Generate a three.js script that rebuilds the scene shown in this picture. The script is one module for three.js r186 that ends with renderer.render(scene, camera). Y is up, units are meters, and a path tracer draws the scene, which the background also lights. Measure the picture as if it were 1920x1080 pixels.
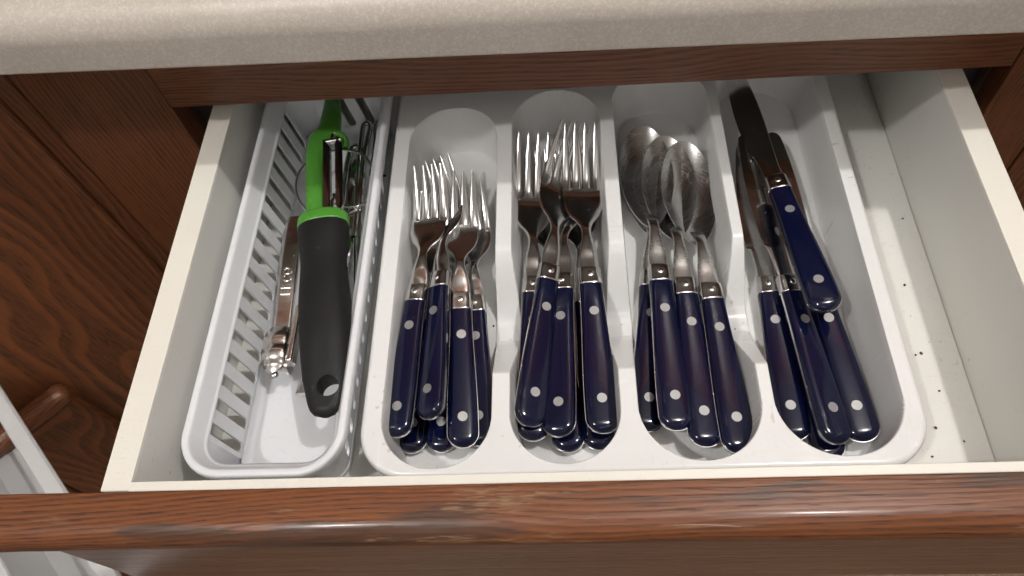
import * as THREE from 'three';
import { RoundedBoxGeometry } from 'three/addons/geometries/RoundedBoxGeometry.js';
import { TextGeometry } from 'three/addons/geometries/TextGeometry.js';
import { FontLoader } from 'three/addons/loaders/FontLoader.js';
import { mergeGeometries } from 'three/addons/utils/BufferGeometryUtils.js';
import { Brush, Evaluator, SUBTRACTION } from 'three-bvh-csg';

// ---------------------------------------------------------------- camera, lamps, exposure
// Origin: on the drawer's floor, in the middle, at the inside of its front. x right, y up, z out of the cabinet.
const scene = new THREE.Scene();
scene.background = new THREE.Color(0x000000);
const renderer = new THREE.WebGLRenderer({ antialias: true });
renderer.toneMapping = THREE.LinearToneMapping;
renderer.toneMappingExposure = 0.60;
renderer.shadowMap.enabled = true;
const camera = new THREE.PerspectiveCamera(42.37, 16 / 9, 0.02, 20);
camera.position.set(0.0022, 0.459, 0.1144);
camera.rotation.set(-1.02162, 0.1759, -0.19682, 'YXZ');
camera.focus = 0.43; camera.userData.fStop = 16;
scene.add(camera);

const CEILING = 1.58, FLOOR = -0.84;
const LAMPS = [   // x, z, candela, radius number (2 cm each)
  [-0.62, 0.44, 3.7, 1.5],
  [0.52, -0.15, 4.5, 1.5],
  [0.35, 1.65, 1.1, 2],
];

// ---------------------------------------------------------------- helpers
const R = Math.PI / 180;
function mulberry(a) { return () => { a |= 0; a = a + 0x6D2B79F5 | 0; let t = Math.imul(a ^ a >>> 15, 1 | a); t = t + Math.imul(t ^ t >>> 7, 61 | t) ^ t; return ((t ^ t >>> 14) >>> 0) / 4294967296; }; }
const rnd = mulberry(7);
const taken = {};
function numbered(name) { taken[name] = (taken[name] ?? -1) + 1; return taken[name] ? `${name}_${String(taken[name]).padStart(3, '0')}` : name; }
function tag(o, label, category, group) { o.userData.label = label; o.userData.category = category; if (group) o.userData.group = group; return o; }
function thing(name, label, category, pos = [0, 0, 0], turn = 0, group) {
  const o = new THREE.Group(); o.name = numbered(name); o.position.set(...pos); o.rotation.y = turn; scene.add(o);
  return tag(o, label, category, group);
}
function obj(name, geo, mat, parent = scene) {
  const g = Array.isArray(geo) ? mergeGeometries(geo.map(plain)) : geo;
  const m = new THREE.Mesh(g, mat); m.name = parent === scene ? numbered(name) : name;
  m.castShadow = m.receiveShadow = true; parent.add(m); return m;
}
function struct(name, geo, mat) { const m = obj(name, geo, mat); m.userData.kind = 'structure'; return m; }
function plain(g) { const n = g.index ? g.toNonIndexed() : g; for (const k of Object.keys(n.attributes)) if (!['position', 'normal', 'uv'].includes(k)) n.deleteAttribute(k); return n; }
// a surface through a grid of points; closeU / closeV join the ends
function grid(nu, nv, fn, closeU = false, closeV = false, uvScale) {
  const P = [], N = new Float32Array((nu + 1) * (nv + 1) * 3), pos = new Float32Array((nu + 1) * (nv + 1) * 3), uv = new Float32Array((nu + 1) * (nv + 1) * 2), idx = [];
  const at = (i, j) => j * (nu + 1) + i;
  for (let j = 0; j <= nv; j++) for (let i = 0; i <= nu; i++) {
    const p = fn(closeU ? i % nu : i, closeV ? j % nv : j), k = at(i, j); pos.set(p, k * 3);
  }
  for (let j = 0; j <= nv; j++) for (let i = 1, s = 0; i <= nu; i++) { const a = at(i - 1, j) * 3, b = at(i, j) * 3; s += Math.hypot(pos[a] - pos[b], pos[a + 1] - pos[b + 1], pos[a + 2] - pos[b + 2]); uv[at(i, j) * 2] = s; }
  for (let i = 0; i <= nu; i++) for (let j = 1, s = 0; j <= nv; j++) { const a = at(i, j - 1) * 3, b = at(i, j) * 3; s += Math.hypot(pos[a] - pos[b], pos[a + 1] - pos[b + 1], pos[a + 2] - pos[b + 2]); uv[at(i, j) * 2 + 1] = s; }
  for (let j = 0; j < nv; j++) for (let i = 0; i < nu; i++) { const a = at(i, j), b = at(i + 1, j), c = at(i + 1, j + 1), d = at(i, j + 1); idx.push(a, b, c, a, c, d); }
  const g = new THREE.BufferGeometry(); g.setAttribute('position', new THREE.BufferAttribute(pos, 3)); g.setAttribute('uv', new THREE.BufferAttribute(uv, 2)); g.setIndex(idx); g.computeVertexNormals();
  const n = g.attributes.normal.array, join = (a, b) => { for (let k = 0; k < 3; k++) { const s = n[a * 3 + k] + n[b * 3 + k]; n[a * 3 + k] = n[b * 3 + k] = s; } };
  if (closeU) for (let j = 0; j <= nv; j++) join(at(0, j), at(nu, j));
  if (closeV) for (let i = 0; i <= nu; i++) join(at(i, 0), at(i, nv));
  for (let k = 0; k < n.length; k += 3) { const l = Math.hypot(n[k], n[k + 1], n[k + 2]) || 1; n[k] /= l; n[k + 1] /= l; n[k + 2] /= l; }
  return g;
}
function flip(g) { const i = g.index.array; for (let k = 0; k < i.length; k += 3) { const t = i[k]; i[k] = i[k + 1]; i[k + 1] = t; } const n = g.attributes.normal.array; for (let k = 0; k < n.length; k++) n[k] = -n[k]; return g; }
function cap(points, back) {   // a fan over one closed section
  const c = [0, 0, 0]; points.forEach((p) => p.forEach((v, k) => { c[k] += v / points.length; }));
  const pos = [], n = points.length; for (let i = 0; i < n; i++) { const a = points[i], b = points[(i + 1) % n]; pos.push(...c, ...(back ? b : a), ...(back ? a : b)); }
  const g = new THREE.BufferGeometry(); g.setAttribute('position', new THREE.Float32BufferAttribute(pos, 3)); g.setAttribute('uv', new THREE.Float32BufferAttribute(new Float32Array(pos.length / 3 * 2), 2)); g.computeVertexNormals(); return g;
}
function loft(sections, caps = true) {   // closed sections, all with the same count
  const n = sections[0].length, m = sections.length - 1, side = grid(n, m, (i, j) => sections[j][i], true);
  return caps ? mergeGeometries([plain(side), cap(sections[0], true), cap(sections[m], false)]) : side;
}
function ellipse(cx, cy, z, hw, hh, n = 2.5, k = 0, count = 20) {   // one section across z, superellipse, dished by k
  const s = []; for (let i = 0; i < count; i++) { const a = i / count * 2 * Math.PI, c = Math.cos(a), d = Math.sin(a), x = Math.sign(c) * Math.abs(c) ** (2 / n) * hw, y = Math.sign(d) * Math.abs(d) ** (2 / n) * hh; s.push([cx + x, cy + y + k * x * x, z]); } return s;
}
function curve(keys) {   // monotone-ish interpolation through [s, a, b, ...] rows
  return (s) => {
    let i = 0; while (i < keys.length - 2 && s > keys[i + 1][0]) i++;
    const p = keys[Math.max(0, i - 1)], a = keys[i], b = keys[i + 1], q = keys[Math.min(keys.length - 1, i + 2)], h = b[0] - a[0], t = Math.min(1, Math.max(0, (s - a[0]) / h));
    return a.slice(1).map((v, k) => { const m0 = (b[k + 1] - p[k + 1]) / (b[0] - p[0]) * h, m1 = (q[k + 1] - a[k + 1]) / (q[0] - a[0]) * h, t2 = t * t, t3 = t2 * t; return v * (2 * t3 - 3 * t2 + 1) + m0 * (t3 - 2 * t2 + t) + b[k + 1] * (3 * t2 - 2 * t3) + m1 * (t3 - t2); });
  };
}
function tube(points, r, seg = 64, closed = false, rad = 8) { return new THREE.TubeGeometry(new THREE.CatmullRomCurve3(points.map((p) => new THREE.Vector3(...p)), closed, 'centripetal'), seg, r, rad, closed); }
function boxUV(g, grain = 'x', du = 0, dv = 0) {   // uv in metres, u along the grain
  g = plain(g); const p = g.attributes.position.array, uv = new Float32Array(p.length / 3 * 2), ax = { x: 0, y: 1, z: 2 }[grain];
  for (let t = 0; t < p.length; t += 9) {
    const e = [p[t + 3] - p[t], p[t + 4] - p[t + 1], p[t + 5] - p[t + 2]], f = [p[t + 6] - p[t], p[t + 7] - p[t + 1], p[t + 8] - p[t + 2]];
    const n = [Math.abs(e[1] * f[2] - e[2] * f[1]), Math.abs(e[2] * f[0] - e[0] * f[2]), Math.abs(e[0] * f[1] - e[1] * f[0])]; n[ax] *= 0.999;
    const d = n.indexOf(Math.max(...n)), others = [0, 1, 2].filter((k) => k !== d), u = others.includes(ax) ? ax : others[0], v = others.find((k) => k !== u);
    for (let c = 0; c < 3; c++) { uv[(t / 3 + c) * 2] = p[t + c * 3 + u] + du; uv[(t / 3 + c) * 2 + 1] = p[t + c * 3 + v] + (d === 1 ? 0.11 : 0) + dv; }
  }
  g.setAttribute('uv', new THREE.BufferAttribute(uv, 2)); return g;
}
function board(x0, x1, y0, y1, z0, z1, grain, r = 0.0015, du = rnd(), dv = rnd()) {
  const g = new RoundedBoxGeometry(x1 - x0, y1 - y0, z1 - z0, 3, r); g.translate((x0 + x1) / 2, (y0 + y1) / 2, (z0 + z1) / 2); return boxUV(g, grain, du, dv);
}
// noise
function hash(x, y, s) { let h = Math.imul(x, 374761393) + Math.imul(y, 668265263) + Math.imul(s, 1274126177) | 0; h = Math.imul(h ^ h >>> 13, 1274126177); h ^= h >>> 16; return (h >>> 0) / 4294967296; }
function vnoise(x, y, s = 0) { const i = Math.floor(x), j = Math.floor(y); let u = x - i, v = y - j; u = u * u * (3 - 2 * u); v = v * v * (3 - 2 * v); const a = hash(i, j, s), b = hash(i + 1, j, s), c = hash(i, j + 1, s), d = hash(i + 1, j + 1, s); return a + (b - a) * u + (c - a) * v + (a - b - c + d) * u * v; }
function fbm(x, y, s = 0, o = 4) { let f = 0, a = 0.5, t = 0; for (let k = 0; k < o; k++) { f += a * vnoise(x, y, s + k * 17); t += a; a /= 2; x = x * 2.03 + 5.1; y = y * 2.03 + 3.7; } return f / t; }
const clamp = (v, a = 0, b = 1) => Math.min(b, Math.max(a, v)), mix = (a, b, t) => a + (b - a) * t, smooth = (a, b, v) => { const t = clamp((v - a) / (b - a)); return t * t * (3 - 2 * t); };
const toS = (l) => 255 * (l <= 0.0031308 ? l * 12.92 : 1.055 * l ** (1 / 2.4) - 0.055);
// fn(u, v in metres) -> [r, g, b linear, height 0..1, roughness]; gives a colour map, a bump map and a roughness map
function maps(W, H, mw, mh, fn) {
  const c = new Uint8Array(W * H * 4), b = new Uint8Array(W * H * 4), q = new Uint8Array(W * H * 4);
  for (let j = 0; j < H; j++) for (let i = 0; i < W; i++) {
    const o = fn(i / W * mw, j / H * mh), k = (j * W + i) * 4;
    for (let n = 0; n < 3; n++) { c[k + n] = clamp(toS(o[n]), 0, 255); b[k + n] = clamp(o[3]) * 255; q[k + n] = clamp(o[4]) * 255; } c[k + 3] = b[k + 3] = q[k + 3] = 255;
  }
  const tex = (d, srgb) => { const t = new THREE.DataTexture(d, W, H); t.wrapS = t.wrapT = THREE.RepeatWrapping; t.magFilter = THREE.LinearFilter; t.minFilter = THREE.LinearMipmapLinearFilter; t.generateMipmaps = true; t.repeat.set(1 / mw, 1 / mh); if (srgb) t.colorSpace = THREE.SRGBColorSpace; t.needsUpdate = true; return t; };
  return { map: tex(c, true), bumpMap: tex(b), roughnessMap: tex(q) };
}

// ---------------------------------------------------------------- materials
function oak(seed, light, dark, cathedral, rough, scuff = 0, res = 1700, mw = 0.6, mh = 0.24) {
  return maps(res, Math.round(res * mh / mw), mw, mh, (u, v) => {
    const w = fbm(u * 3.1, v * 9, seed, 3) - 0.5, w2 = fbm(u * 9, v * 40, seed + 5, 3) - 0.5;
    let r = cathedral ? Math.sqrt(((v - mh / 2) * 46 + w * 7) ** 2 + ((u - 0.2) * 5.2 + w * 2) ** 2 + 3) * 2.6 : v * 300 + w * 17 + w2 * 1.8;
    const p = r - Math.floor(r), ring = smooth(0.0, 0.12, p) * (1 - smooth(0.3, 0.95, p));
    const pores = smooth(0.56, 0.8, vnoise(u * 95 + hash(Math.floor(v * 1500), 3, seed) * 50, v * 1500, seed + 9)) * (0.25 + 0.75 * ring);
    const streak = fbm(u * 7, v * 320, seed + 21, 3), patch = fbm(u * 5, v * 14, seed + 31, 3);
    let t = clamp(0.18 + 0.42 * ring + 0.32 * (streak - 0.5) + 0.5 * pores + 0.35 * (patch - 0.5));
    const col = light.map((a, k) => mix(a, dark[k], t)); let hgt = 0.75 - 0.35 * pores - 0.2 * ring, rg = rough + 0.12 * (streak - 0.5) + 0.1 * pores;
    if (scuff) { // worn varnish: greyish scratches and bare grain where hands have rubbed
      const s = smooth(0.57, 0.7, fbm(u * 22, v * 130, seed + 41, 4)) * smooth(0.35, 0.8, fbm(u * 160, v * 1300, seed + 51, 2)) * scuff, d = smooth(0.6, 0.72, fbm(u * 9, v * 90, seed + 61, 4)) * scuff;
      for (let k = 0; k < 3; k++) { col[k] = mix(col[k], [0.30, 0.215, 0.13][k], 0.5 * s); col[k] = mix(col[k], [0.050, 0.030, 0.021][k], 0.75 * d * (1 - s)); }
      rg += 0.22 * s; hgt -= 0.2 * s;
    }
    return [...col, hgt, rg];
  });
}
const std = (o) => new THREE.MeshStandardMaterial(o), phy = (o) => new THREE.MeshPhysicalMaterial(o);
const OAK_A = [0.215, 0.073, 0.0245], OAK_B = [0.058, 0.0205, 0.0098];   // one stain on all of the cabinet's oak
const M = {};
M.oakRail = std({ ...oak(11, OAK_A, OAK_B, false, 0.46), bumpScale: 0.0004, roughness: 1 });
M.oakStile = std({ ...oak(23, OAK_A, OAK_B, false, 0.42), bumpScale: 0.0004, roughness: 1 });
M.oakRight = std({ ...oak(29, OAK_A, OAK_B, false, 0.42), bumpScale: 0.0004, roughness: 1 });
M.oakPanel = std({ ...oak(37, OAK_A, OAK_B, true, 0.40, 0, 1800, 1.0, 0.4), bumpScale: 0.0003, roughness: 1 });
M.oakFront = phy({ ...oak(53, OAK_A, OAK_B, false, 0.42, 1, 2048, 0.76, 0.13), bumpScale: 0.00022, roughness: 1, clearcoat: 0.2, clearcoatRoughness: 0.14, specularIntensity: 0.75 });
M.oakFace = phy({ ...oak(67, OAK_A, OAK_B, false, 0.32, 0, 1500, 0.76, 0.2), bumpScale: 0.0003, roughness: 1, clearcoat: 0.35, clearcoatRoughness: 0.2 });
M.inside = std({ color: new THREE.Color().setRGB(0.13, 0.085, 0.055), roughness: 0.8 });
M.laminate = phy({ ...maps(900, 900, 0.32, 0.32, (u, v) => {
  const a = fbm(u * 800, v * 800, 3, 3), ang = fbm(u * 70, v * 70, 8, 2) * 9, cu = Math.cos(ang), su = Math.sin(ang), f = fbm((u * cu + v * su) * 420, (-u * su + v * cu) * 1700, 12, 2), m = fbm(u * 30, v * 30, 15, 3), s = smooth(0.5, 0.72, f) * 0.55 + smooth(0.45, 0.75, a) * 0.45;
  const t = clamp(s * 0.85 + (m - 0.5) * 0.5);
  return [mix(0.48, 0.66, t), mix(0.434, 0.605, t), mix(0.38, 0.54, t), 0.5 + 0.3 * (a - 0.5), 0.40 + 0.1 * (f - 0.5)];
}), bumpScale: 0.0001, roughness: 1 });
function plasticMaps(seed, base, spot, rough) {   // moulded plastic or melamine: faint mottling, small specks of dirt, fine scratches
  return maps(800, 800, 0.5, 0.5, (u, v) => {
    const m = fbm(u * 40, v * 40, seed, 3) - 0.5, f = vnoise(u * 1600, v * 1600, seed + 3) - 0.5, a = fbm(u * 8, v * 8, seed + 5, 2) * 6.3, sc = smooth(0.86, 0.93, vnoise((u * Math.cos(a) + v * Math.sin(a)) * 40, (v * Math.cos(a) - u * Math.sin(a)) * 2400, seed + 7)) * smooth(0.5, 0.62, fbm(u * 14, v * 14, seed + 9, 2));
    const d = smooth(0.925, 0.95, vnoise(u * 300, v * 300, seed + 11)) * smooth(0.55, 0.66, fbm(u * 11, v * 11, seed + 13, 2)) * spot;
    return [...base.map((c, k) => mix(c * (1 + 0.03 * m + 0.012 * f - 0.11 * sc), [0.16, 0.09, 0.05][k], d * 0.8)), 0.5 + 0.25 * f + 0.2 * m, rough + 0.14 * m + 0.12 * sc];
  });
}
M.melamine = std({ ...plasticMaps(71, [0.80, 0.79, 0.75], 0.5, 0.42), bumpScale: 0.00006, roughness: 1 });
M.edge = std({ ...plasticMaps(79, [0.84, 0.81, 0.73], 0.25, 0.4), bumpScale: 0.00006, roughness: 1 });
M.tray = phy({ ...plasticMaps(83, [0.84, 0.84, 0.835], 0.35, 0.22), bumpScale: 0.00005, roughness: 1, specularIntensity: 1 });
M.basket = std({ ...plasticMaps(89, [0.81, 0.825, 0.85], 0, 0.34), bumpScale: 0.00004, roughness: 1 });
M.bin = std({ ...plasticMaps(97, [0.64, 0.64, 0.64], 0, 0.4), bumpScale: 0.00004, roughness: 1 });
function steelMaps(seed, c, rough, stretch) {
  return maps(512, 512, 0.12, 0.12, (u, v) => { const f = fbm(u * 90, v * 2200 / stretch, seed, 3), sm = fbm(u * 60, v * 60, seed + 4, 3), sp = smooth(0.9, 0.95, vnoise(u * 420, v * 420, seed + 6)) * smooth(0.5, 0.6, sm); return [...c.map((x) => x * (0.97 + 0.06 * sm)), 0.5 + 0.35 * (f - 0.5) - 0.1 * sp, rough + 0.10 * (f - 0.5) + 0.12 * (sm - 0.5) + 0.3 * sp]; });
}
M.steel = std({ ...steelMaps(101, [0.72, 0.715, 0.705], 0.16, 1), metalness: 1, roughness: 1, bumpScale: 0.000012 });
M.satin = std({ ...steelMaps(103, [0.74, 0.735, 0.725], 0.25, 1), metalness: 1, roughness: 1, bumpScale: 0.000012 });
M.chrome = std({ ...steelMaps(107, [0.66, 0.66, 0.66], 0.10, 4), metalness: 1, roughness: 1, bumpScale: 0.000008 });
M.opener = std({ ...steelMaps(113, [0.74, 0.715, 0.685], 0.18, 8), metalness: 1, roughness: 1, bumpScale: 0.00003 });
M.rivet = std({ color: new THREE.Color().setRGB(0.40, 0.395, 0.39), metalness: 1, roughness: 0.58 });
M.blue = phy({ ...maps(512, 512, 0.12, 0.12, (u, v) => { const s = fbm(u * 50, v * 50, 121, 3), d = smooth(0.92, 0.97, vnoise(u * 700, v * 700, 125)) * smooth(0.52, 0.62, s), sc = smooth(0.9, 0.96, vnoise(u * 900, v * 60, 127)) * smooth(0.5, 0.62, fbm(u * 30, v * 30, 129, 2)); const t = 0.25 * d + 0.06 * sc; return [mix(0.0030, 0.12, t), mix(0.0044, 0.12, t), mix(0.0225, 0.14, t), 0.5 + 0.3 * (s - 0.5), 0.09 + 0.06 * (s - 0.5) + 0.35 * d + 0.15 * sc]; }), bumpScale: 0.00002, roughness: 1 });
M.rubber = phy({ ...maps(512, 512, 0.1, 0.1, (u, v) => { const f = vnoise(u * 3000, v * 3000, 131), s = fbm(u * 60, v * 60, 133, 3), d = smooth(0.94, 0.97, vnoise(u * 500, v * 500, 135)) * smooth(0.5, 0.6, s); const c = mix(0.0070, 0.05, d * 0.6); return [c, c, c, f, 0.56 + 0.1 * (s - 0.5)]; }), bumpScale: 0.00006, roughness: 1, specularIntensity: 0.6 });
M.green = phy({ ...plasticMaps(139, [0.075, 0.27, 0.035], 0, 0.25), bumpScale: 0.00003, roughness: 1 });
M.dark = std({ color: new THREE.Color().setRGB(0.06, 0.062, 0.068), metalness: 0.8, roughness: 0.4 });
M.room = std({ color: new THREE.Color().setRGB(0.50, 0.49, 0.48), roughness: 0.9 });
M.ceiling = std({ color: new THREE.Color().setRGB(0.76, 0.76, 0.75), roughness: 0.95 });
M.vinyl = std({ ...oak(151, [0.34, 0.23, 0.15], [0.22, 0.14, 0.09], false, 0.4, 0, 500, 1, 0.4), bumpScale: 0.0003, roughness: 1 });
M.lampTrim = std({ color: 0xf2f0ea, roughness: 0.5 });
M.lampGlow = std({ color: 0xffffff, emissive: new THREE.Color(1, 0.86, 0.68), emissiveIntensity: 6 });

// ---------------------------------------------------------------- room round the close-up: it only bounces and mirrors light
const T = 0.08, RX = 1.7, RZ0 = -0.88, RZ1 = 2.2;
struct('floor', board(-RX, RX, FLOOR - T, FLOOR, RZ0, RZ1, 'z', 0.001), M.vinyl);
struct('ceiling', board(-RX, RX, CEILING, CEILING + T, RZ0, RZ1, 'x', 0.001), M.ceiling);
struct('wall', board(-RX - T, RX + T, FLOOR - T, CEILING + T, RZ0 - T, RZ0, 'x', 0.001), M.room);
struct('wall', board(-RX - T, RX + T, FLOOR - T, CEILING + T, RZ1, RZ1 + T, 'x', 0.001), M.room);
struct('wall', board(-RX - T, -RX, FLOOR - T, CEILING + T, RZ0 + 0.001, RZ1 - 0.001, 'z', 0.001), M.room);
struct('wall', board(RX, RX + T, FLOOR - T, CEILING + T, RZ0 + 0.001, RZ1 - 0.001, 'z', 0.001), M.room);
LAMPS.forEach(([x, z, power, rad], i) => {
  const t = thing('ceiling_lamp', ['round ceiling lamp above the floor, left of the drawer', 'round ceiling lamp above the worktop edge', 'round ceiling lamp furthest from the worktop'][i], 'ceiling lamp', [x, CEILING - 0.004, z]);
  obj('trim', new THREE.LatheGeometry([[0.045, 0], [0.07, 0], [0.07, -0.006], [0.066, -0.012], [0.05, -0.014], [0.045, -0.008]].map((p) => new THREE.Vector2(...p)), 48), M.lampTrim, t);
  const lens = new THREE.CylinderGeometry(0.044, 0.044, 0.004, 40); lens.translate(0, -0.006, 0); obj('lamp_lens', lens, M.lampGlow, t);
  const l = new THREE.PointLight(new THREE.Color(1, 0.972, 0.94), power, 0, 2); l.position.set(0, -0.055, 0); l.castShadow = true; l.shadow.radius = rad; l.shadow.mapSize.set(1024, 1024); l.shadow.camera.near = 0.02; l.name = 'lamp_light'; t.add(l);
});

// ---------------------------------------------------------------- worktop and cabinets
const YAW = -0.0216, FACE = -0.2655;
{
  const t = thing('countertop', 'beige mottled laminate worktop with rounded front edge above the drawer', 'worktop', [0, 0.168, FACE], YAW); t.rotation.z = -0.0236; t.rotation.order = 'YXZ';
  const prof = [[0.030, 0.002], [0.030, 0], [0.0505, 0], [0.0520, 0.0006], [0.0525, 0.002]]; for (let i = 0; i <= 12; i++) { const a = i / 12 * 90 * R; prof.push([0.0525 - 0.02 + 0.02 * Math.cos(a), 0.020 + 0.02 * Math.sin(a)]); }
  prof.push([-0.6, 0.040], [-0.6, 0.012], [0.0295, 0.012]);
  const sec = (x) => prof.map(([z, y]) => [x, y, z]); obj('edge_and_top', loft([sec(1.3), sec(0), sec(-0.9)]), M.laminate, t);
}
{
  const t = thing('base_cabinet', 'dark stained oak cabinet frame that the open drawer slides out of', 'cabinet', [0, 0, FACE], YAW);
  const rail = obj('rail', board(-0.2860, 0.2880, -0.0395, 0.0390, -0.02, 0, 'x', 0.0012, 0.29, 0.05), M.oakRail, t); rail.position.set(0, 0.1295, 0); rail.rotation.z = -0.0078;
  obj('stile', board(-0.398, -0.2868, -0.70, 0.1690, -0.02, -0.0004, 'y', 0.0012, 0.2, 0.42), M.oakStile, t);
  obj('stile', board(0.2888, 0.3325, -0.70, 0.1560, -0.02, -0.0004, 'y', 0.0012, 0.3, 0.23), M.oakRight, t);
  obj('door', board(0.3355, 0.72, -0.66, 0.1490, -0.018, -0.0016, 'y', 0.003, 0.1, 0.02), M.oakPanel, t);
  // carcass behind the frame: the hollow that the drawer runs in
  obj('corner_filler', board(-0.41, -0.345, -0.7, 0.16, -0.06, -0.0235, 'y'), M.inside, t); obj('carcass_side', board(-0.304, -0.289, -0.7, 0.16, -0.58, -0.021, 'z'), M.inside, t); obj('carcass_side', board(0.2895, 0.305, -0.7, 0.16, -0.58, -0.021, 'z'), M.inside, t);
  obj('carcass_back', board(-0.288, 0.288, -0.7, 0.16, -0.595, -0.581, 'x'), M.inside, t);
  obj('dust_panel', board(-0.288, 0.288, -0.075, -0.063, -0.58, -0.021, 'x'), M.inside, t);
  for (const s of [-1, 1]) obj('drawer_slide', board(s * 0.277 - 0.008, s * 0.277 + 0.008, 0.045, 0.082, -0.5, -0.022, 'z', 0.002), M.dark, t);
  // front of the cabinet below the drawer
  obj('door', board(-0.30, 0.30, -0.66, -0.09, 0.0004, 0.019, 'y', 0.004, 0.4, 0.1), M.oakPanel, t);
}
{
  const t = thing('corner_cabinet', 'dark oak corner cabinet front standing at an angle left of the drawer', 'cabinet', [-0.3866, 0, FACE - 0.0083], 45 * R);
  obj('panel', board(-0.75, -0.0004, -0.70, 0.168, -0.02, 0, 'y', 0.0012, 0.5, 0.38), M.oakPanel, t);
  const bead = new THREE.CapsuleGeometry(0.0045, 0.85, 6, 12); bead.translate(-0.0165, -0.27, -0.0022); obj('bead', boxUV(bead, 'y'), M.oakStile, t);
  const d = obj('door', board(-0.227, -0.148, -0.62, -0.138, 0.0005, 0.0205, 'y', 0.008, 0.3, 0.1), M.oakPanel, t);
  obj('door_panel', board(-0.274, -0.228, -0.62, -0.167, 0.0005, 0.014, 'y', 0.003, 0.6, 0.2), M.oakPanel, d);
  obj('top_moulding', board(-0.5, -0.1475, -0.157, -0.135, 0.0003, 0.0225, 'x', 0.0095, 0.2, 0.02), M.oakStile, t);
}
{ // dark oak cupboards on the wall above the worktop: the flat steel and the handles mirror them
  const t = thing('wall_cabinet', 'dark oak wall cupboard hung above the worktop', 'cabinet', [0, 0.62, 0]);
  obj('case', board(-1.2, 1.2, 0, 0.80, RZ0 + 0.002, -0.575, 'x', 0.002, 0.1, 0.1), M.oakStile, t);
  for (let i = 0; i < 5; i++) obj('door', board(-1.19 + i * 0.478, -1.19 + i * 0.478 + 0.468, 0.02, 0.78, -0.5735, -0.555, 'y', 0.004, i * 0.13, 0.03), M.oakPanel, t);
}
{ // shallow white tray sticking out of the corner cabinet
  const t = thing('pull_out_tray', 'white plastic tray jutting out of the corner cabinet at the lower left', 'tray', [-0.3866, -0.085, FACE - 0.0083], 45 * R);
  const s = new THREE.Shape(); [[-0.241, 0], [-0.2425, -0.0015], [-0.2415, -0.004], [-0.2275, -0.0045], [-0.2275, -0.073], [-0.196, -0.073], [-0.1745, -0.0045], [-0.165, -0.0045], [-0.1632, -0.003], [-0.1632, -0.001], [-0.165, 0.0008], [-0.176, 0.0008], [-0.1775, -0.001], [-0.1985, -0.070], [-0.2245, -0.070], [-0.2240, -0.001], [-0.2250, 0.0008]].forEach(([x, y], i) => i ? s.lineTo(x, y) : s.moveTo(x, y));
  const g = new THREE.ExtrudeGeometry(s, { depth: 0.62, bevelEnabled: false }); g.translate(-0.0119, 0, -0.19); obj('trough', boxUV(g, 'z'), M.bin, t);
}

// ---------------------------------------------------------------- the drawer
{
  const t = thing('kitchen_drawer', 'open cream kitchen drawer with worn reddish oak front', 'drawer');
  const side = (s) => { // panel with a lipped, slightly rounded top edge
    const p = obj('side_panel', board(Math.min(s * 0.2435, s * 0.2595), Math.max(s * 0.2435, s * 0.2595), -0.012, 0.0835, -0.5, s < 0 ? 0.0046 : -0.0002, 'z', 0.0012, 0.1, 0.2), M.melamine, t);
    obj('edge_band', board(Math.min(s * 0.2433, s * 0.2597), Math.max(s * 0.2433, s * 0.2597), 0.0836, 0.085, -0.5, s < 0 ? 0.0046 : -0.0002, 'z', 0.0006, 0.3, 0.1), M.edge, p);
  };
  side(-1); side(1);
  obj('bottom_panel', board(-0.2432, 0.2432, -0.006, 0, -0.5, 0, 'x', 0.0008, 0.02, 0.02), M.melamine, t);
  obj('back_panel', board(-0.2432, 0.2432, 0, 0.08, -0.499, -0.486, 'x', 0.001), M.melamine, t);
  const fl = obj('front_liner', board(-0.2432, 0.2593, -0.012, 0.0838, 0, 0.0049, 'x', 0.001, 0.4, 0.3), M.melamine, t);
  obj('edge_band', board(-0.2434, 0.2595, 0.0840, 0.0852, -0.0002, 0.0050, 'x', 0.0005, 0.5, 0.12), M.edge, fl);
  // oak front: a rounded lip along the top, a recessed face below it
  const prof = [[0.0052, 0.060], [0.0052, 0.0855], [0.0056, 0.0868], [0.0066, 0.0876]];
  for (let i = 0; i <= 14; i++) { const a = (90 - i / 14 * 165) * R; prof.push([0.0225 + 0.0110 * Math.cos(a), 0.0770 + 0.0110 * Math.sin(a)]); }
  prof.push([0.0222, 0.0645], [0.0205, 0.060]);
  const n = 60, secs = []; for (let k = 0; k <= n; k++) { const x = mix(0.36, -0.335, k / n); secs.push(prof.map(([z, y], i) => { const w = i > 6 && i < 17 ? (fbm(x * 40, i * 0.25, 5, 3) - 0.5) * 0.0013 : 0; return [x, y + w * 0.6, z + w]; })); }
  const lip = loft(secs); { const uv = lip.attributes.uv.array; for (let i = 0; i < uv.length; i += 2) { const u = uv[i]; uv[i] = uv[i + 1]; uv[i + 1] = u + 0.03; } }
  const front = obj('drawer_front', board(-0.312, 0.36, -0.075, 0.0598, 0.0052, 0.0245, 'x', 0.003, 0.32, 0.08), M.oakFace, t);
  obj('rounded_lip', lip, M.oakFront, front);
}

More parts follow.
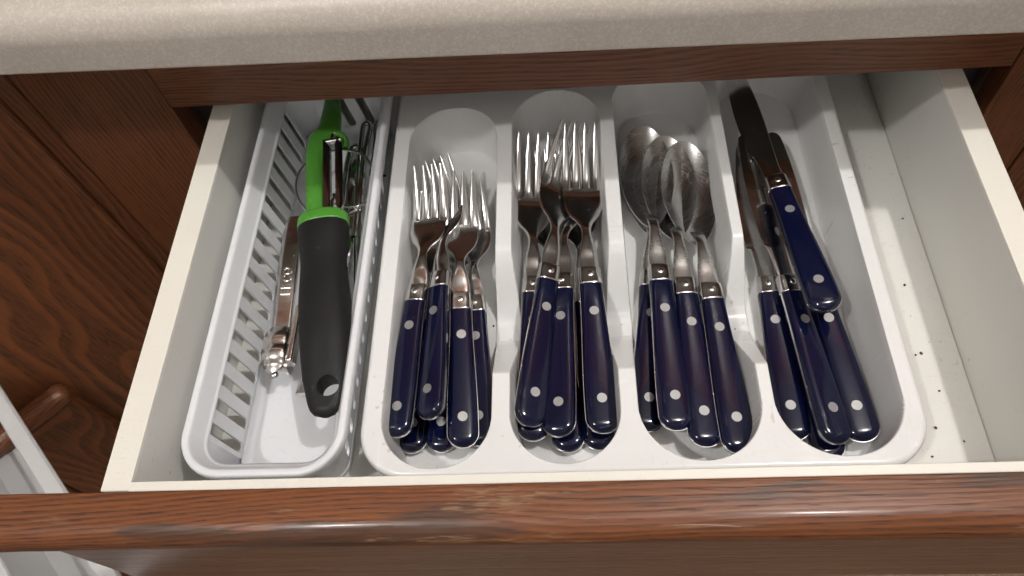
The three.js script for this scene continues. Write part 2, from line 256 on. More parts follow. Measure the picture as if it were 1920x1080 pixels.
// ---------------------------------------------------------------- white cutlery tray
{
  const X0 = -0.1318, X1 = 0.1898, Z0 = -0.352, Z1 = -0.0098, RC = 0.030, H = 0.05, F = 0.0045;
  const rr = (x, z, x0, x1, z0, z1, r) => { const qx = Math.abs(x - (x0 + x1) / 2) - (x1 - x0) / 2 + r, qz = Math.abs(z - (z0 + z1) / 2) - (z1 - z0) / 2 + r; return Math.hypot(Math.max(qx, 0), Math.max(qz, 0)) + Math.min(Math.max(qx, qz), 0) - r; };
  const wells = [[-0.1190, -0.0534, -0.2945, -0.0150, 0.0315], [-0.0425, 0.0222, -0.3060, -0.0160, 0.0320], [0.0325, 0.1020, -0.3230, -0.0160, 0.0340], [0.1095, 0.1795, -0.3390, -0.0165, 0.0345]];
  const smin = (a, b, k) => { const h = Math.max(k - Math.abs(a - b), 0) / k; return Math.min(a, b) - h * h * k / 4; }, smax = (a, b, k) => -smin(-a, -b, k);
  const DW = 0.0034, slope = (H - F) / DW;
  function height(x, z) {
    let sd = 9; for (const w of wells) sd = Math.min(sd, rr(x, z, ...w));
    const wall = F + (sd + DW) * slope;
    let d = H; // ridge between the wells: full at the back, down to the floor across the middle, a ramp up to the front shelf
    if (z > -0.0725) d = H; else if (z > -0.1165) d = mix(F, H, (z + 0.1165) / 0.044); else if (z > -0.124) d = F - 0.002; else if (z > -0.168) d = mix(F - 0.002, H, smooth(-0.124, -0.168, z));
    const edge = F + (Math.max(wells[0][0] - x, x - wells[3][1]) + DW) * slope; // the outer wall does not dip
    let h = smin(smax(smin(wall, d, 0.004), Math.min(edge, H), 0.002), H, 0.0025);
    h = smax(h, F, 0.006);
    const o = -rr(x, z, X0, X1, Z0, Z1, RC), e = 0.0035; if (o < e) h -= e * (1 - Math.sqrt(Math.max(0, 1 - (1 - o / e) ** 2)));
    return h + 0.0012 * smooth(0.010, 0.004, o) * 0;
  }
  const nx = 536, nz = 570, pos = new Float32Array((nx + 1) * (nz + 1) * 3), nor = new Float32Array(pos.length), uv = new Float32Array((nx + 1) * (nz + 1) * 2), idx = [];
  for (let j = 0; j <= nz; j++) for (let i = 0; i <= nx; i++) {
    let x = mix(X0, X1, i / nx), z = mix(Z0, Z1, j / nz); const o = rr(x, z, X0, X1, Z0, Z1, RC);
    if (o > 0) { const cx = clamp(x, X0 + RC, X1 - RC), cz = clamp(z, Z0 + RC, Z1 - RC), l = Math.hypot(x - cx, z - cz); x = cx + (x - cx) / l * RC; z = cz + (z - cz) / l * RC; }
    const k = j * (nx + 1) + i, e = 0.0004, gx = (height(x + e, z) - height(x - e, z)) / (2 * e), gz = (height(x, z + e) - height(x, z - e)) / (2 * e), l = Math.hypot(gx, 1, gz);
    pos.set([x, height(x, z), z], k * 3); nor.set([-gx / l, 1 / l, -gz / l], k * 3); uv.set([x, z], k * 2);
  }
  for (let j = 0; j < nz; j++) for (let i = 0; i < nx; i++) { const a = j * (nx + 1) + i, b = a + 1, c = a + nx + 2, d = a + nx + 1; idx.push(a, d, c, a, c, b); }
  const g = new THREE.BufferGeometry(); g.setAttribute('position', new THREE.BufferAttribute(pos, 3)); g.setAttribute('normal', new THREE.BufferAttribute(nor, 3)); g.setAttribute('uv', new THREE.BufferAttribute(uv, 2)); g.setIndex(idx);
  const t = thing('cutlery_tray', 'white moulded plastic cutlery tray with four rounded compartments in the drawer', 'cutlery tray');
  obj('compartments', g, M.tray, t);
  const path = roundPath(X0, X1, Z0, Z1, RC), sk = [[0, H - 0.0034], [0.0002, H - 0.005], [0, H - 0.009], [-0.001, H - 0.0095], [-0.002, H - 0.009], [-0.0025, H - 0.006], [-0.004, H - 0.008], [-0.0065, 0.004], [-0.010, 0.0008], [-0.014, 0.0006]];
  obj('outer_wall', sweep(path, sk), M.tray, t);
}
function roundPath(x0, x1, z0, z1, r, per = 12) { // points with outward normals, round a rounded rectangle
  const out = []; [[x1 - r, z1 - r, 0], [x0 + r, z1 - r, 90], [x0 + r, z0 + r, 180], [x1 - r, z0 + r, 270]].forEach(([cx, cz, a0]) => { for (let i = 0; i <= per; i++) { const a = (a0 + i / per * 90) * R; out.push([cx + r * Math.cos(a), cz + r * Math.sin(a), Math.cos(a), Math.sin(a)]); } }); return out;
}
function sweep(path, prof, closed = false) { return grid(prof.length - (closed ? 0 : 1), path.length, (i, j) => { const [x, z, nx, nz] = path[j], [o, y] = prof[i]; return [x + nx * o, y, z + nz * o]; }, closed, true); }

// ---------------------------------------------------------------- white slotted basket
{
  const t = thing('slotted_basket', 'narrow white plastic basket with slanted slots along the drawer side', 'basket', [-0.1852, 0, -0.1727], -0.008);
  const LX = 0.0395, LZ = 0.1535, LEDGE = 0.050, LEAN = 0.0053, RT = 0.017;   // half sizes at the ledge
  const rim = [[-0.0012, 0.0492], [0.0002, 0.0500], [0.0012, 0.0512], [0.0048, 0.0590], [0.0056, 0.0604], [0.0066, 0.0612], [0.0088, 0.0612], [0.0098, 0.0604], [0.0102, 0.0590], [0.0102, 0.0545], [0.0092, 0.0545], [0.0088, 0.0590], [0.0066, 0.0594], [0.0028, 0.0505], [0.0018, 0.0488], [-0.0006, 0.0484]];
  obj('rim', sweep(roundPath(-LX, LX, -LZ, LZ, RT), rim, true), M.basket, t);
  const y0 = 0.004, hgt = LEDGE - 0.0012 - y0, L = Math.hypot(hgt, LEAN), TH = 0.0017;
  function wall(half, count, pitch, slant) { // wall in its own plane, slots cut through
    const s = new THREE.Shape(); s.moveTo(-half, 0); s.lineTo(half, 0); s.lineTo(half, L); s.lineTo(-half, L); s.closePath();
    for (let i = 0; i < count; i++) {
      const c = (i - (count - 1) / 2) * pitch, w = 0.0037, a = 0.0065, b = L - 0.0015, p = new THREE.Path(), top = c - slant / 2, bot = c + slant / 2;
      p.moveTo(top - w, b); p.lineTo(bot - w, a + w); p.absarc(bot, a + w, w, Math.PI, 2 * Math.PI, false); p.lineTo(top + w, b); p.closePath(); s.holes.push(p);
    }
    return new THREE.ExtrudeGeometry(s, { depth: TH, bevelEnabled: false, curveSegments: 6 });
  }
  const sx = LZ - RT, ex = LX - RT, lean = Math.atan2(LEAN, hgt);
  const sideGeo = wall(sx, 17, 0.0162, 0.0095), leftGeo = wall(sx, 17, 0.0162, -0.001), endGeo = wall(ex, 3, 0.0165, 0.006);
  for (const [geo, rot, x, z] of [[leftGeo, 90, -LX + LEAN, 0], [sideGeo, -90, LX - LEAN, 0], [endGeo, 0, 0, -LZ + LEAN], [endGeo, 180, 0, LZ - LEAN]]) {
    const g = geo.clone(); g.translate(0, 0, -TH); g.rotateX(-lean); const m = obj('wall', boxUV(g, 'x'), M.basket, t); m.position.set(x, y0, z); m.rotation.y = rot * R;
  }
  for (const [cx, cz, a0] of [[LX - RT, LZ - RT, 0], [-LX + RT, LZ - RT, 90], [-LX + RT, -LZ + RT, 180], [LX - RT, -LZ + RT, 270]]) {
    const secs = []; for (let i = 0; i <= 10; i++) { const a = (a0 + i * 9) * R, q = (r, y) => [cx + r * Math.cos(a), y, cz + r * Math.sin(a)]; secs.push([q(RT - LEAN, y0), q(RT, y0 + hgt), q(RT + TH, y0 + hgt), q(RT - LEAN + TH, y0)]); }
    obj('corner', boxUV(loft(secs), 'y'), M.basket, t);
  }
  const bx = LX - LEAN + TH, bz = LZ - LEAN + TH, fs = new THREE.Shape(), br = RT - LEAN + TH; fs.moveTo(-bx + br, -bz); fs.lineTo(bx - br, -bz); fs.absarc(bx - br, -bz + br, br, -Math.PI / 2, 0); fs.lineTo(bx, bz - br); fs.absarc(bx - br, bz - br, br, 0, Math.PI / 2); fs.lineTo(-bx + br, bz); fs.absarc(-bx + br, bz - br, br, Math.PI / 2, Math.PI); fs.lineTo(-bx, -bz + br); fs.absarc(-bx + br, -bz + br, br, Math.PI, 1.5 * Math.PI);
  const fg = new THREE.ExtrudeGeometry(fs, { depth: 0.0022, bevelEnabled: true, bevelSize: 0.0006, bevelThickness: 0.0008, bevelSegments: 3 }); fg.rotateX(Math.PI / 2); fg.translate(0, 0.0046, 0); obj('floor', boxUV(fg, 'z'), M.basket, t);
  const ribs = []; for (let i = 0; i < 17; i++) for (const e of [-1, 1]) { const g = new RoundedBoxGeometry(0.0045, 0.0012, 0.021, 2, 0.0005); g.rotateY(-e * 45 * R); g.translate(e * 0.0135, 0.0047, (i - 8) * 0.0162); ribs.push(boxUV(g, 'z')); }
  obj('floor_ribs', ribs, M.basket, t);
  // fillet between the floor and the walls
  const fil = []; for (let i = 0; i <= 6; i++) { const a = i / 6 * 84 * R; fil.push([-0.0055 * (1 - Math.sin(a)), 0.0055 + 0.0056 - 0.0056 * Math.cos(a)]); }
  obj('floor_fillet', flip(sweep(roundPath(-LX + LEAN - 0.0002, LX - LEAN + 0.0002, -LZ + LEAN - 0.0002, LZ - LEAN + 0.0002, RT - LEAN), fil)), M.basket, t);
}

// ---------------------------------------------------------------- cutlery: handle ends at +z, heads at -z, faces up
function handleParts(t, L, w0, w1, r1, r2, hh = 0.0054) {
  const half = (z) => { const e = w1 / 2, body = mix(w0 / 2, e, smooth(0, L * 0.85, z)), d = L - z; return d < e * 0.92 ? Math.sqrt(Math.max(0, 1 - (1 - d / (e * 0.92)) ** 2)) * body : body; };
  const zs = []; for (let i = 0; i <= 26; i++) zs.push(i / 26 * (L - 0.009)); for (let i = 1; i <= 12; i++) zs.push(L - 0.009 + 0.009 * Math.sin(i / 12 * Math.PI / 2));
  const secs = zs.map((z) => { const d = L - z, f = d < 0.006 ? Math.sqrt(Math.max(0.0001, 1 - (1 - d / 0.006) ** 2)) : 1; return ellipse(0, 0, z, Math.max(half(z), 0.0002), hh * (0.15 + 0.85 * f) * (z === L ? 0.3 : 1), 3.1, 0, 28); });
  obj('handle', loft(secs), M.blue, t);
  const sh = new THREE.Shape(), ov = 0.00022; for (let i = 0; i < zs.length; i++) { const x = half(zs[i]) + ov; i ? sh.lineTo(x, -zs[i] - (zs[i] > L - 0.003 ? ov : 0)) : sh.moveTo(x, -zs[i]); } for (let i = zs.length - 1; i >= 0; i--) sh.lineTo(-half(zs[i]) - ov, -zs[i] - (zs[i] > L - 0.003 ? ov : 0));
  const tg = new THREE.ExtrudeGeometry(sh, { depth: 0.0017, bevelEnabled: false }); tg.rotateX(-Math.PI / 2); tg.translate(0, -0.00085, 0); obj('tang', boxUV(tg, 'z'), M.steel, t);
  for (const z of [r1, r2]) { const g = new THREE.CylinderGeometry(0.0031, 0.0031, hh * 2 + 0.0003, 24); g.translate(0, 0, z); obj('rivet', g, M.rivet, t); }
  const bl = 0.0130, bw = w0 / 2 + 0.0001, b = [[-bl, 0.80, 0.66], [-bl + 0.0004, 0.93, 0.86], [-bl + 0.0012, 0.97, 0.92], [-bl / 2, 0.98, 0.97], [-0.0016, 1, 1], [-0.0012, 1.02, 1.05], [-0.0003, 1.02, 1.05], [0, 0.99, 0.99]].map(([z, a, c]) => ellipse(0, 0, z, bw * a, hh * c, 3.1, 0, 28)); obj('bolster', loft(b), M.steel, t);
  const br = new THREE.SphereGeometry(0.0022, 16, 10); br.scale(1, 0.35, 1); br.translate(0, hh * 0.97, -bl * 0.52); obj('bolster_rivet', br, M.steel, t);
}
function alongHead(keys, a, b, n, k) { const f = curve(keys), secs = []; for (let i = 0; i <= n; i++) { const s = mix(a, b, i / n), [y, hw, hh] = f(s); secs.push(ellipse(0, y, -s, hw, hh, 2.6, k * smooth(0.05, 0.07, s), 22)); } return secs; }
function makeFork(kind) {
  const t = new THREE.Group(), big = kind === 'dinner', L = big ? 0.102 : 0.092, q = big ? 1 : 0.80, W = big ? 0.0140 : 0.0130;
  handleParts(t, L, big ? 0.0154 : 0.0144, big ? 0.0208 : 0.0195, big ? 0.021 : 0.0185, big ? 0.081 : 0.0735);
  const at = (s) => 0.011 + (s - 0.011) * q, side = curve([[0.011, 0], [0.020, 0.0002], [0.030, 0.0012], [0.043, 0.0012], [0.055, -0.0012], [0.068, -0.0042], [0.078, -0.0052], [0.086, -0.0036], [0.097, 0.0012], [0.110, 0.0085], [0.128, 0.0200]].map(([s, y]) => [at(s), y * q]));
  const wide = curve([[0.0110, 0.0066, 0.0020], [0.0200, 0.0066, 0.0019], [0.0290, 0.0054, 0.0018], [0.0420, 0.0033, 0.0017], [0.0500, 0.0052, 0.0015], [0.0580, 0.0105, 0.0013], [0.0660, 0.0134, 0.0012], [0.0740, 0.0140, 0.0011], [0.0830, 0.0140, 0.0011]].map(([s, w, h]) => [at(s), s > 0.047 ? w * W / 0.014 : w, h]));
  const sEnd = at(0.083), len = at(0.1255) - sEnd, secs0 = []; for (let i = 0; i <= 50; i++) { const s = mix(0.011, sEnd, i / 50), [hw, hh] = wide(s); secs0.push(ellipse(0, side(s)[0], -s, hw, hh, 2.6, 10 * smooth(at(0.048), at(0.075), s), 26)); }
  const parts = [loft(secs0)], pitch = (W - 0.0028) * 2 / 3;
  for (let i = 0; i < 4; i++) {
    const x = (i - 1.5) * pitch, secs = []; for (let j = 0; j <= 26; j++) { const u = j / 26, s = sEnd - 0.002 + u * (len + 0.002), hw = mix(0.0030, 0.0008, u ** 1.7) * (u > 0.97 ? 0.6 : 1), hh = mix(0.00115, 0.0008, u); secs.push(ellipse(x * (1 - 0.03 * u), side(s)[0] + 10 * x * x * (1 - u * 0.6), -s, hw, hh, 2.2, 0, 14)); }
    parts.push(loft(secs));
  }
  obj('fork_head', parts, M.steel, t); return t;
}
function makeSpoon() {
  const t = new THREE.Group(); handleParts(t, 0.102, 0.0154, 0.0210, 0.021, 0.081);
  const keys = [[0.0110, 0, 0.0066, 0.0020], [0.0200, 0.0002, 0.0066, 0.0019], [0.0300, 0.0010, 0.0052, 0.0018], [0.0440, 0.0008, 0.0036, 0.0017], [0.0520, -0.0014, 0.0042, 0.0015], [0.0590, -0.0058, 0.0046, 0.0010]];
  const neck = loft(alongHead(keys, 0.011, 0.0590, 40, 0));
  const zc = 0.0945, a = 0.0196, nr = 20, na = 64, y0 = -0.0045, D = 0.0090;
  const pt = (r, k) => { const f = k / na * 2 * Math.PI, c = Math.cos(f), s = Math.sin(f), x = a * s * (1 + 0.05 * c - 0.06 * c * c), z = 0.0425 * c - 0.0022 * (c < 0 ? c ** 6 : 0); return [x * r, y0 - D * (1 - r ** 2.2) + 0.0038 * r * c + 0.0012 * c * c * r * r, -(zc + z * r)]; };
  const top = grid(na, nr, (i, j) => pt(0.001 + 0.999 * j / nr, i), true), th = 0.0013;
  const bot = flip(grid(na, nr, (i, j) => { const r = 0.001 + 0.999 * j / nr, p = pt(r, i); return [p[0] * (1 + 0.003 * r), p[1] - th * (1 - 0.1 * r), p[2]]; }, true));
  const edge = grid(na, 3, (i, j) => { const p = pt(1, i), b = j / 3, q = 1 + 0.022 * Math.sin(b * Math.PI) + 0.003 * b; return [p[0] * q, p[1] - th * 0.9 * b, -zc + (p[2] + zc) * (1 + 0.010 * Math.sin(b * Math.PI))]; }, true);
  obj('spoon_head', [neck, top, bot, edge], M.satin, t); return t;
}
function makeKnife(bl = 0.134, tipDrop = 0.3) { // blade with a step where the grinding begins
  const t = new THREE.Group(); handleParts(t, 0.100, 0.0156, 0.0208, 0.0205, 0.079);
  const f = curve([[0.011, -0.0064, 0.0064, 0.0013], [0.022, -0.0068, 0.0060, 0.0013], [0.036, -0.0085, 0.0066, 0.0013], [0.0365, -0.0098, 0.0066, 0.0012], [0.055, -0.0110, 0.0078, 0.0011], [0.080, -0.0106, 0.0090, 0.0010], [0.105, -0.0085, 0.0092, 0.0009], [bl - 0.006, -0.0050, 0.0080, 0.0008], [bl - 0.0016, -0.0016, 0.0062, 0.0007], [bl, 0.0014, 0.0042, 0.0006]]), secs = [];
  for (let i = 0; i <= 70; i++) { const s = mix(0.011, bl, i / 70), [x0, x1, h] = f(s), g = s < 0.036 ? 1 : 0.25; secs.push([[x0, 0.0003 - h * g * 0.5 + h * 0, -s], [x0, h * g, -s], [mix(x0, x1, 0.35), mix(h * g, h, 0.65), -s], [mix(x0, x1, 0.7), h, -s], [x1 - 0.0006, h, -s], [x1, h * 0.6, -s], [x1, -h * 0.6, -s], [x1 - 0.0006, -h, -s], [mix(x0, x1, 0.7), -h, -s], [mix(x0, x1, 0.35), -mix(h * g, h, 0.65), -s]]); }
  obj('blade', loft(secs), M.steel, t); return t;
}
const proto = { salad: makeFork('salad'), dinner: makeFork('dinner'), spoon: makeSpoon(), knife: makeKnife(), short: makeKnife(0.104) };
const R1 = { salad: 0.0185, dinner: 0.021, spoon: 0.021, knife: 0.0205, short: 0.0205 };
function lay(kind, name, category, group, label, [x1, y1, z1, x2, y2, z2], roll = 0, turn = 0) { // the two rivets' places on the upper face, and a roll about the handle
  const o = proto[kind].clone(); o.name = numbered(name); scene.add(o); tag(o, label, category, group);
  const Z = new THREE.Vector3(x2 - x1, y2 - y1, z2 - z1).normalize().applyAxisAngle(new THREE.Vector3(0, 1, 0), turn * R), X = new THREE.Vector3(0, 1, 0).cross(Z).normalize(), Y = Z.clone().cross(X);
  X.applyAxisAngle(Z, roll * R); Y.applyAxisAngle(Z, roll * R);
  const p = new THREE.Vector3(x1, y1, z1).addScaledVector(Z, -R1[kind]).addScaledVector(Y, -0.0055);
  o.quaternion.setFromRotationMatrix(new THREE.Matrix4().makeBasis(X, Y, Z)); o.position.copy(p); return o;
}
const GS = 'salad forks in the first compartment', GD = 'dinner forks in the second compartment', GP = 'spoons in the third compartment', GK = 'knives in the right-hand compartment';
const sf = (...a) => lay('salad', 'salad_fork', 'fork', GS, ...a), df = (...a) => lay('dinner', 'dinner_fork', 'fork', GD, ...a), sp = (...a) => lay('spoon', 'spoon', 'spoon', GP, ...a), kn = (kind, ...a) => lay(kind, 'table_knife', 'knife', GK, ...a);
// first compartment: seven small forks, four on top
sf('blue-handled small fork on top at the left wall of its compartment', [-0.1098, 0.041, -0.1132, -0.1136, 0.038, -0.0606], 8);
sf('blue-handled small fork highest in its heap, second handle from the basket', [-0.0945, 0.041, -0.1235, -0.0950, 0.040, -0.0715], 24);
sf('blue-handled small fork on top, third handle from the basket', [-0.0763, 0.034, -0.1086, -0.0759, 0.029, -0.0574], -8, 2);
sf('blue-handled small fork squeezed against the right wall of the first compartment', [-0.0685, 0.025, -0.1118, -0.0662, 0.022, -0.0601], 4, 1);
sf('small fork lowest at left, only its blue handle end showing', [-0.1070, 0.0165, -0.1110, -0.1085, 0.0155, -0.0570], -6);
sf('small fork lowest in the middle, handle end under two other small forks', [-0.0885, 0.0165, -0.1110, -0.0900, 0.0155, -0.0570], 0);
// second compartment: six large forks
df('blue-handled large fork tilted on its side, top left of its heap', [-0.0203, 0.0345, -0.1262, -0.0283, 0.033, -0.0669], -24);
df('blue-handled large fork with spotted handle in the middle of its heap', [-0.0115, 0.030, -0.1215, -0.0144, 0.029, -0.0638], 6);
df('blue-handled large fork lying flat on top with four bright tines, beside the spoons', [0.0106, 0.0335, -0.1222, 0.0124, 0.031, -0.0620], -6);
df('large fork under the tilted one, its head against the left compartment wall', [-0.0298, 0.026, -0.1215, -0.0296, 0.023, -0.0620], -6, -0.8);
df('large fork lowest in the middle, handle end below the spotted handle', [-0.0140, 0.017, -0.1160, -0.0135, 0.016, -0.0550], 2, 3);
df('large fork lowest at right, under the flat fork with bright tines', [0.0060, 0.018, -0.1170, 0.0085, 0.016, -0.0580], 4);
// third compartment: four spoons
sp('blue-handled spoon on top at the left wall, its bowl beneath two others', [0.0563, 0.032, -0.1230, 0.0546, 0.030, -0.0610], -5, 2);
sp('blue-handled spoon in the middle of the three upper spoons', [0.0723, 0.030, -0.1131, 0.0698, 0.028, -0.0507], -5, 3);
sp('blue-handled spoon at right with the topmost bowl, nearest the drawer front', [0.0888, 0.032, -0.1074, 0.0877, 0.031, -0.0429], -5, 3);
sp('lowest spoon, its handle hidden under the spoon at the left wall', [0.0485, 0.018, -0.1275, 0.0475, 0.016, -0.0670], -6, -5);
// right-hand compartment: five knives
kn('knife', 'blue-handled knife lying on top of the other knives, blade far back in shadow', [0.1429, 0.047, -0.1853, 0.1485, 0.052, -0.1279], 4);
kn('knife', 'blue-handled knife furthest left among the knives, next to the spoons', [0.1273, 0.020, -0.1174, 0.1267, 0.018, -0.0575], 4);
kn('knife', 'blue-handled knife turned on edge between two others, bright tang line showing', [0.1421, 0.032, -0.1106, 0.1482, 0.029, -0.0524], -17, -0.5);
kn('knife', 'blue-handled knife furthest right with smeared handle end', [0.1582, 0.027, -0.1133, 0.1631, 0.024, -0.0566], 4);
kn('short', 'lowest knife, only its blue handle end and dark blade tip showing', [0.1400, 0.0165, -0.1050, 0.1445, 0.0155, -0.0440], 0);

// ---------------------------------------------------------------- peeler with black handle
{
  const t = thing('vegetable_peeler', 'green vegetable peeler with fat black rubber handle lying in the basket', 'peeler', [-0.1750, 0.050, -0.1905], Math.atan2(0.1429, 0.9897));
  const f = curve([[0, 0.0176, 0.0118], [0.006, 0.0179, 0.0122], [0.02, 0.0166, 0.0116], [0.034, 0.0157, 0.0110], [0.050, 0.0164, 0.0115], [0.066, 0.0172, 0.0120], [0.09, 0.0168, 0.0114], [0.112, 0.0152, 0.0088], [0.130, 0.0124, 0.0062], [0.1395, 0.0098, 0.0052], [0.1432, 0.0062, 0.0045], [0.1445, 0.0022, 0.0015]]);
  const secs = []; for (let i = 0; i <= 56; i++) { const s = i / 56 * 0.1445, [w, h] = f(s); secs.push(ellipse(0.0012 * smooth(0.02, 0.1, s), 0, s, w, h, 2.3, 0, 36)); }
  let body = loft(secs); const cut = new THREE.CylinderGeometry(0.0066, 0.0066, 0.06, 32); cut.translate(0.0040, 0, 0.1268);
  const A = new Brush(body), B = new Brush(cut); A.updateMatrixWorld(); B.updateMatrixWorld(); body = new Evaluator().evaluate(A, B, SUBTRACTION).geometry; body.clearGroups();
  obj('handle', body, M.rubber, t);
  const col = [[-0.0075, 0.0150, 0.0098], [-0.0068, 0.0172, 0.0116], [-0.005, 0.0180, 0.0124], [0.0012, 0.0183, 0.0126], [0.0022, 0.0180, 0.0122], [0.0026, 0.0172, 0.0114]].map(([z, w, h]) => ellipse(0, 0, z, w, h, 2.3, 0, 36)); obj('collar', loft(col), M.green, t);
  // the arm arches round the blade and ends in a pointed scoop
  const ar = curve([[-0.004, -0.0052, 0.0068, 0.0052, 0.001], [0.030, -0.0056, 0.0068, 0.0050, 0.001], [0.060, -0.0056, 0.0072, 0.0050, 0.001], [0.074, -0.0036, 0.0088, 0.0050, 0.0005], [0.086, 0.0012, 0.0112, 0.0048, -0.0005], [0.096, 0.0042, 0.0092, 0.0042, -0.002], [0.110, 0.0052, 0.0080, 0.0036, -0.004], [0.124, 0.0054, 0.0068, 0.0030, -0.006], [0.136, 0.0056, 0.0058, 0.0024, -0.0075], [0.142, 0.0056, 0.0030, 0.0014, -0.008]]), as = [];
  for (let i = 0; i <= 60; i++) { const q = -0.004 + i / 60 * 0.146, [x, w, h, y] = ar(q); as.push(ellipse(x, y, -q, w, h, 2.3, 0, 28)); }
  obj('arm', [loft(as), tube([[0.0045, 0.0008, -0.0835], [0.0105, 0.0012, -0.0845], [0.0152, 0.0010, -0.0808], [0.0172, 0.0008, -0.0745], [0.0172, 0.0006, -0.0680]], 0.0024, 40, false, 12)], M.green, t);
  // swivel blade: two bent strips with a slit between them
  const strip = (x0, x1, y0, y1, tilt) => { const q = []; for (let i = 0; i <= 24; i++) { const u = i / 24, z = mix(-0.004, -0.0735, u), e = Math.sin(Math.min(1, Math.min(u, 1 - u) * 9) * Math.PI / 2), a = x0, b = mix((x0 + x1) / 2, x1, e); q.push([[a, y0 + tilt, z], [b, y1 + tilt, z], [b + 0.0003, y1 + 0.0009 + tilt, z], [a, y0 + 0.0011 + tilt, z]]); } return loft(q); };
  obj('blade', [strip(0.0024, 0.0074, 0.0078, 0.0042, 0), strip(0.0158, 0.0110, 0.0042, 0.0078, 0), ...[-0.0045, -0.0730].map((z) => { const c = new THREE.CylinderGeometry(0.0022, 0.0022, 0.013, 16); c.rotateZ(Math.PI / 2); c.translate(0.0090, 0.0055, z); return c; })], M.chrome, t);
  obj('pivot', [tube([[0.0088, 0.0075, -0.002], [0.0088, 0.0078, -0.014], [0.0105, 0.0072, -0.018], [0.0095, 0.006, -0.021]], 0.0013, 24), tube([[0.0088, 0.0055, -0.071], [0.0088, 0.0055, -0.079]], 0.0016, 6)], M.chrome, t);
}
// ---------------------------------------------------------------- can opener, steel peeler, wire tool
{
  const t = thing('can_opener', 'old steel bottle and can opener wedged between basket wall and black handle', 'can opener', [-0.2010, 0.026, -0.0960], 0.045);
  const lv = curve([[0, 0.0060, 0.0], [0.02, 0.0066, 0.0], [0.03, 0.0062, 0.001], [0.06, 0.0070, 0.003], [0.09, 0.0072, 0.0045], [0.11, 0.0062, 0.005], [0.117, 0.0045, 0.005]]), secs = []; for (let i = 0; i <= 40; i++) { const s = 0.018 + i / 40 * 0.099, [w, y] = lv(s); secs.push(ellipse(0, y, -s, w, 0.0022, 4, 0, 20)); } obj('lever', loft(secs), M.opener, t);
  const font = await new FontLoader().loadAsync('fonts/droid/droid_sans_bold.typeface.json'), tx = new TextGeometry('EKCO', { font, size: 0.0066, depth: 0.0006, curveSegments: 5, bevelEnabled: true, bevelSize: 0.0002, bevelThickness: 0.0002, bevelSegments: 2 }); tx.computeBoundingBox(); const bb = tx.boundingBox; tx.translate(-(bb.max.x + bb.min.x) / 2, -(bb.max.y + bb.min.y) / 2, 0); tx.rotateX(-Math.PI / 2); tx.rotateY(Math.PI / 2); tx.rotateX(0.05); tx.translate(0.0004, 0.0052, -0.062); obj('embossed_letters', tx, M.opener, t);
  const head = []; for (let i = 0; i <= 30; i++) { const u = i / 30, z = mix(-0.026, 0.008, u), w = 0.0096 * Math.sqrt(Math.max(0.02, Math.min(1, (1 - u) * 5, u * 6 + 0.5))), y = 0.0030 + 0.0030 * Math.sin(u * Math.PI) - 0.010 * Math.max(0, u - 0.75) + 0.0013 * Math.abs(Math.sin(u * 7.5)); head.push(ellipse(-0.0012, y, z, w, 0.0020, 4, -40, 20)); } obj('head', loft(head), M.opener, t);
  const arm = new RoundedBoxGeometry(0.0052, 0.010, 0.044, 4, 0.0022); arm.rotateY(-0.06); arm.translate(0.0105, 0.001, -0.020); obj('folded_arm', arm, M.opener, t);
  const rv = new THREE.SphereGeometry(0.0030, 18, 12); rv.scale(1, 0.7, 1); rv.translate(-0.0006, 0.0020, 0.0090); obj('rivet', rv, M.chrome, t);
  obj('wheel', (() => { const c = new THREE.CylinderGeometry(0.0062, 0.0062, 0.0018, 20); c.rotateZ(Math.PI / 2); c.translate(0.0070, -0.002, 0.001); return c; })(), M.opener, t);
}
{
  const t = thing('steel_peeler', 'plain steel peeler with slotted swivel blade, half under the green peeler', 'peeler', [-0.1640, 0.030, -0.2050], 0.02);
  obj('blade', [tube([[-0.0058, 0, 0.012], [-0.0062, 0.002, -0.02], [-0.0058, 0.003, -0.062], [-0.0035, 0.003, -0.0715], [0.0025, 0.003, -0.0715], [0.0048, 0.003, -0.062], [0.0052, 0.002, -0.02], [0.0046, 0, 0.012]], 0.0027, 80), loft([[0.004, 0.0036], [-0.01, 0.0040], [-0.04, 0.0040], [-0.055, 0.0034], [-0.061, 0.0016]].map(([z, w]) => ellipse(-0.0008, 0.0005, z, w, 0.0012, 3, 60, 16)))], M.chrome, t);
  const h = []; for (let i = 0; i <= 20; i++) { const s = i / 20, z = mix(0.008, 0.126, s); h.push(ellipse(0.0006 - 0.024 * s, -0.004 - 0.012 * s, z, 0.0062, 0.0026, 3, -50, 18)); } obj('handle', loft(h), M.chrome, t);
}
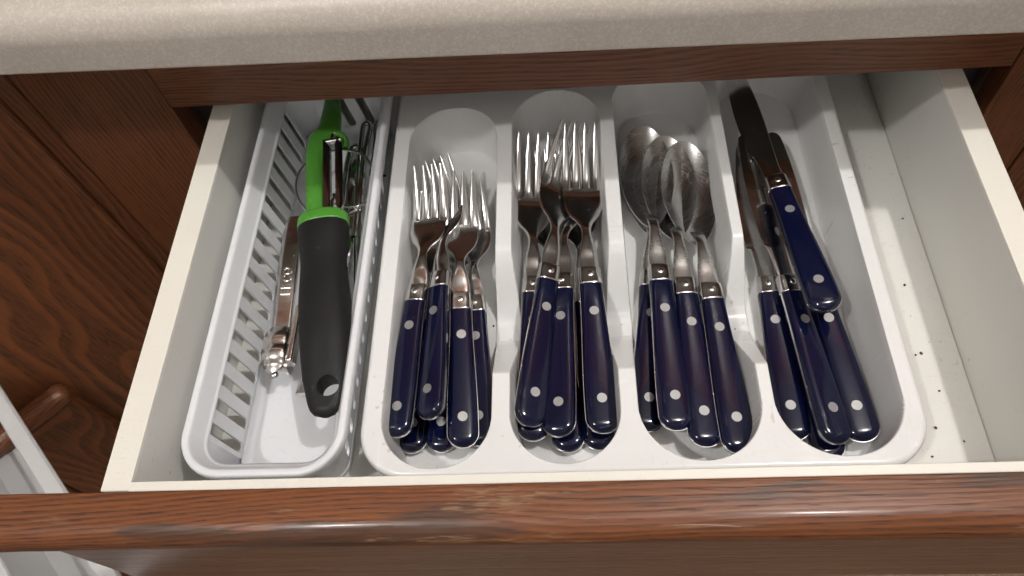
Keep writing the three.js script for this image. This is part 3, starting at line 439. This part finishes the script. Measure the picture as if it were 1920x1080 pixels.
{
  const t = thing('wire_lifter', 'chrome wire kitchen tool with round loop and long twin rod beside the peelers', 'wire utensil', [-0.1575, 0.028, -0.2190]);
  const ring = []; for (let i = 0; i < 28; i++) { const a = i / 28 * 2 * Math.PI; ring.push([-0.0215 + 0.0300 * Math.cos(a), 0.004 + 0.010 * Math.cos(a * 2) * 0.25 - 0.006 * Math.sin(a), -0.0240 + 0.0300 * Math.sin(a)]); } obj('loop', tube(ring, 0.0010, 140, true), M.chrome, t);
  obj('rod', [tube([[-0.0060, 0.006, -0.076], [-0.0052, 0.006, -0.05], [-0.0030, 0.004, -0.004], [0.0020, -0.003, 0.060], [0.0030, -0.008, 0.094]], 0.0023, 60), tube([[0.0005, 0.006, -0.074], [-0.0006, 0.006, -0.05], [0.0006, 0.004, -0.004], [0.0052, -0.003, 0.060], [0.0062, -0.008, 0.094]], 0.0023, 60), tube([[-0.0060, 0.006, -0.076], [-0.0050, 0.006, -0.0805], [-0.0027, 0.006, -0.0820], [-0.0004, 0.006, -0.0800], [0.0005, 0.006, -0.074]], 0.0021, 20)], M.chrome, t);
  obj('cross_wire', [tube([[-0.030, 0.000, -0.012], [-0.012, 0.006, 0.000], [-0.001, 0.007, 0.0015], [0.008, 0.004, -0.006], [0.0125, 0.000, -0.018]], 0.0011, 40), tube([[-0.016, 0.001, 0.010], [-0.006, 0.005, 0.006], [0.000, 0.0065, 0.0035]], 0.0010, 20)], M.chrome, t);
  obj('collar', (() => { const c = new THREE.SphereGeometry(0.0032, 16, 12); c.translate(-0.0010, 0.006, 0.0015); return c; })(), M.chrome, t);
  obj('frame_loop', tube([[0.0055, 0.004, -0.030], [0.0060, 0.006, -0.062], [0.0052, 0.007, -0.079], [0.0085, 0.007, -0.0825], [0.0125, 0.006, -0.077], [0.0145, 0.004, -0.055], [0.0150, 0.002, -0.030]], 0.0017, 60), M.chrome, t);
}

{ // crumbs and specks lying in the drawer and the tray
  const r = mulberry(31), gs = [], drop = (x, y, z, q) => { const g = new THREE.IcosahedronGeometry(q, 1), p = g.attributes.position; for (let i = 0; i < p.count; i++) { const w = 0.75 + 0.5 * hash(Math.round(p.getX(i) / q * 50), Math.round(p.getY(i) / q * 50), Math.round(p.getZ(i) / q * 50)); p.setXYZ(i, p.getX(i) * w * 1.3, p.getY(i) * w * 0.7, p.getZ(i) * w); } g.rotateY(r() * 6.3); g.translate(x, y + q * 0.4, z); g.computeVertexNormals(); gs.push(g); };
  for (const [x, z, q] of [[0.2225, -0.150, 0.0008], [0.2195, -0.0985, 0.0009], [0.2160, -0.0975, 0.0006], [0.2235, -0.0720, 0.0006], [0.2150, -0.0480, 0.0008], [0.2290, -0.0390, 0.0005], [0.2080, -0.0300, 0.0006], [0.2350, -0.2050, 0.0006], [-0.1385, -0.0600, 0.0008], [-0.2380, -0.0200, 0.0008]]) drop(x, 0.0001, z, q);
  for (const [x, z] of [[-0.0470, -0.118], [0.0290, -0.126], [0.0265, -0.1105], [0.1040, -0.119], [-0.0590, -0.1290], [-0.0120, -0.0215], [-0.0020, -0.0190], [0.0820, -0.0200], [-0.0860, -0.0190], [0.1500, -0.0260]]) drop(x, 0.0047, z, 0.0004 + 0.0003 * r());
  const m = obj('crumbs', gs, std({ color: new THREE.Color().setRGB(0.09, 0.05, 0.03), roughness: 0.9 })); tag(m, 'tiny brown crumbs and specks scattered on the drawer floor and in the tray', 'crumbs'); m.userData.kind = 'stuff';
}

renderer.render(scene, camera);
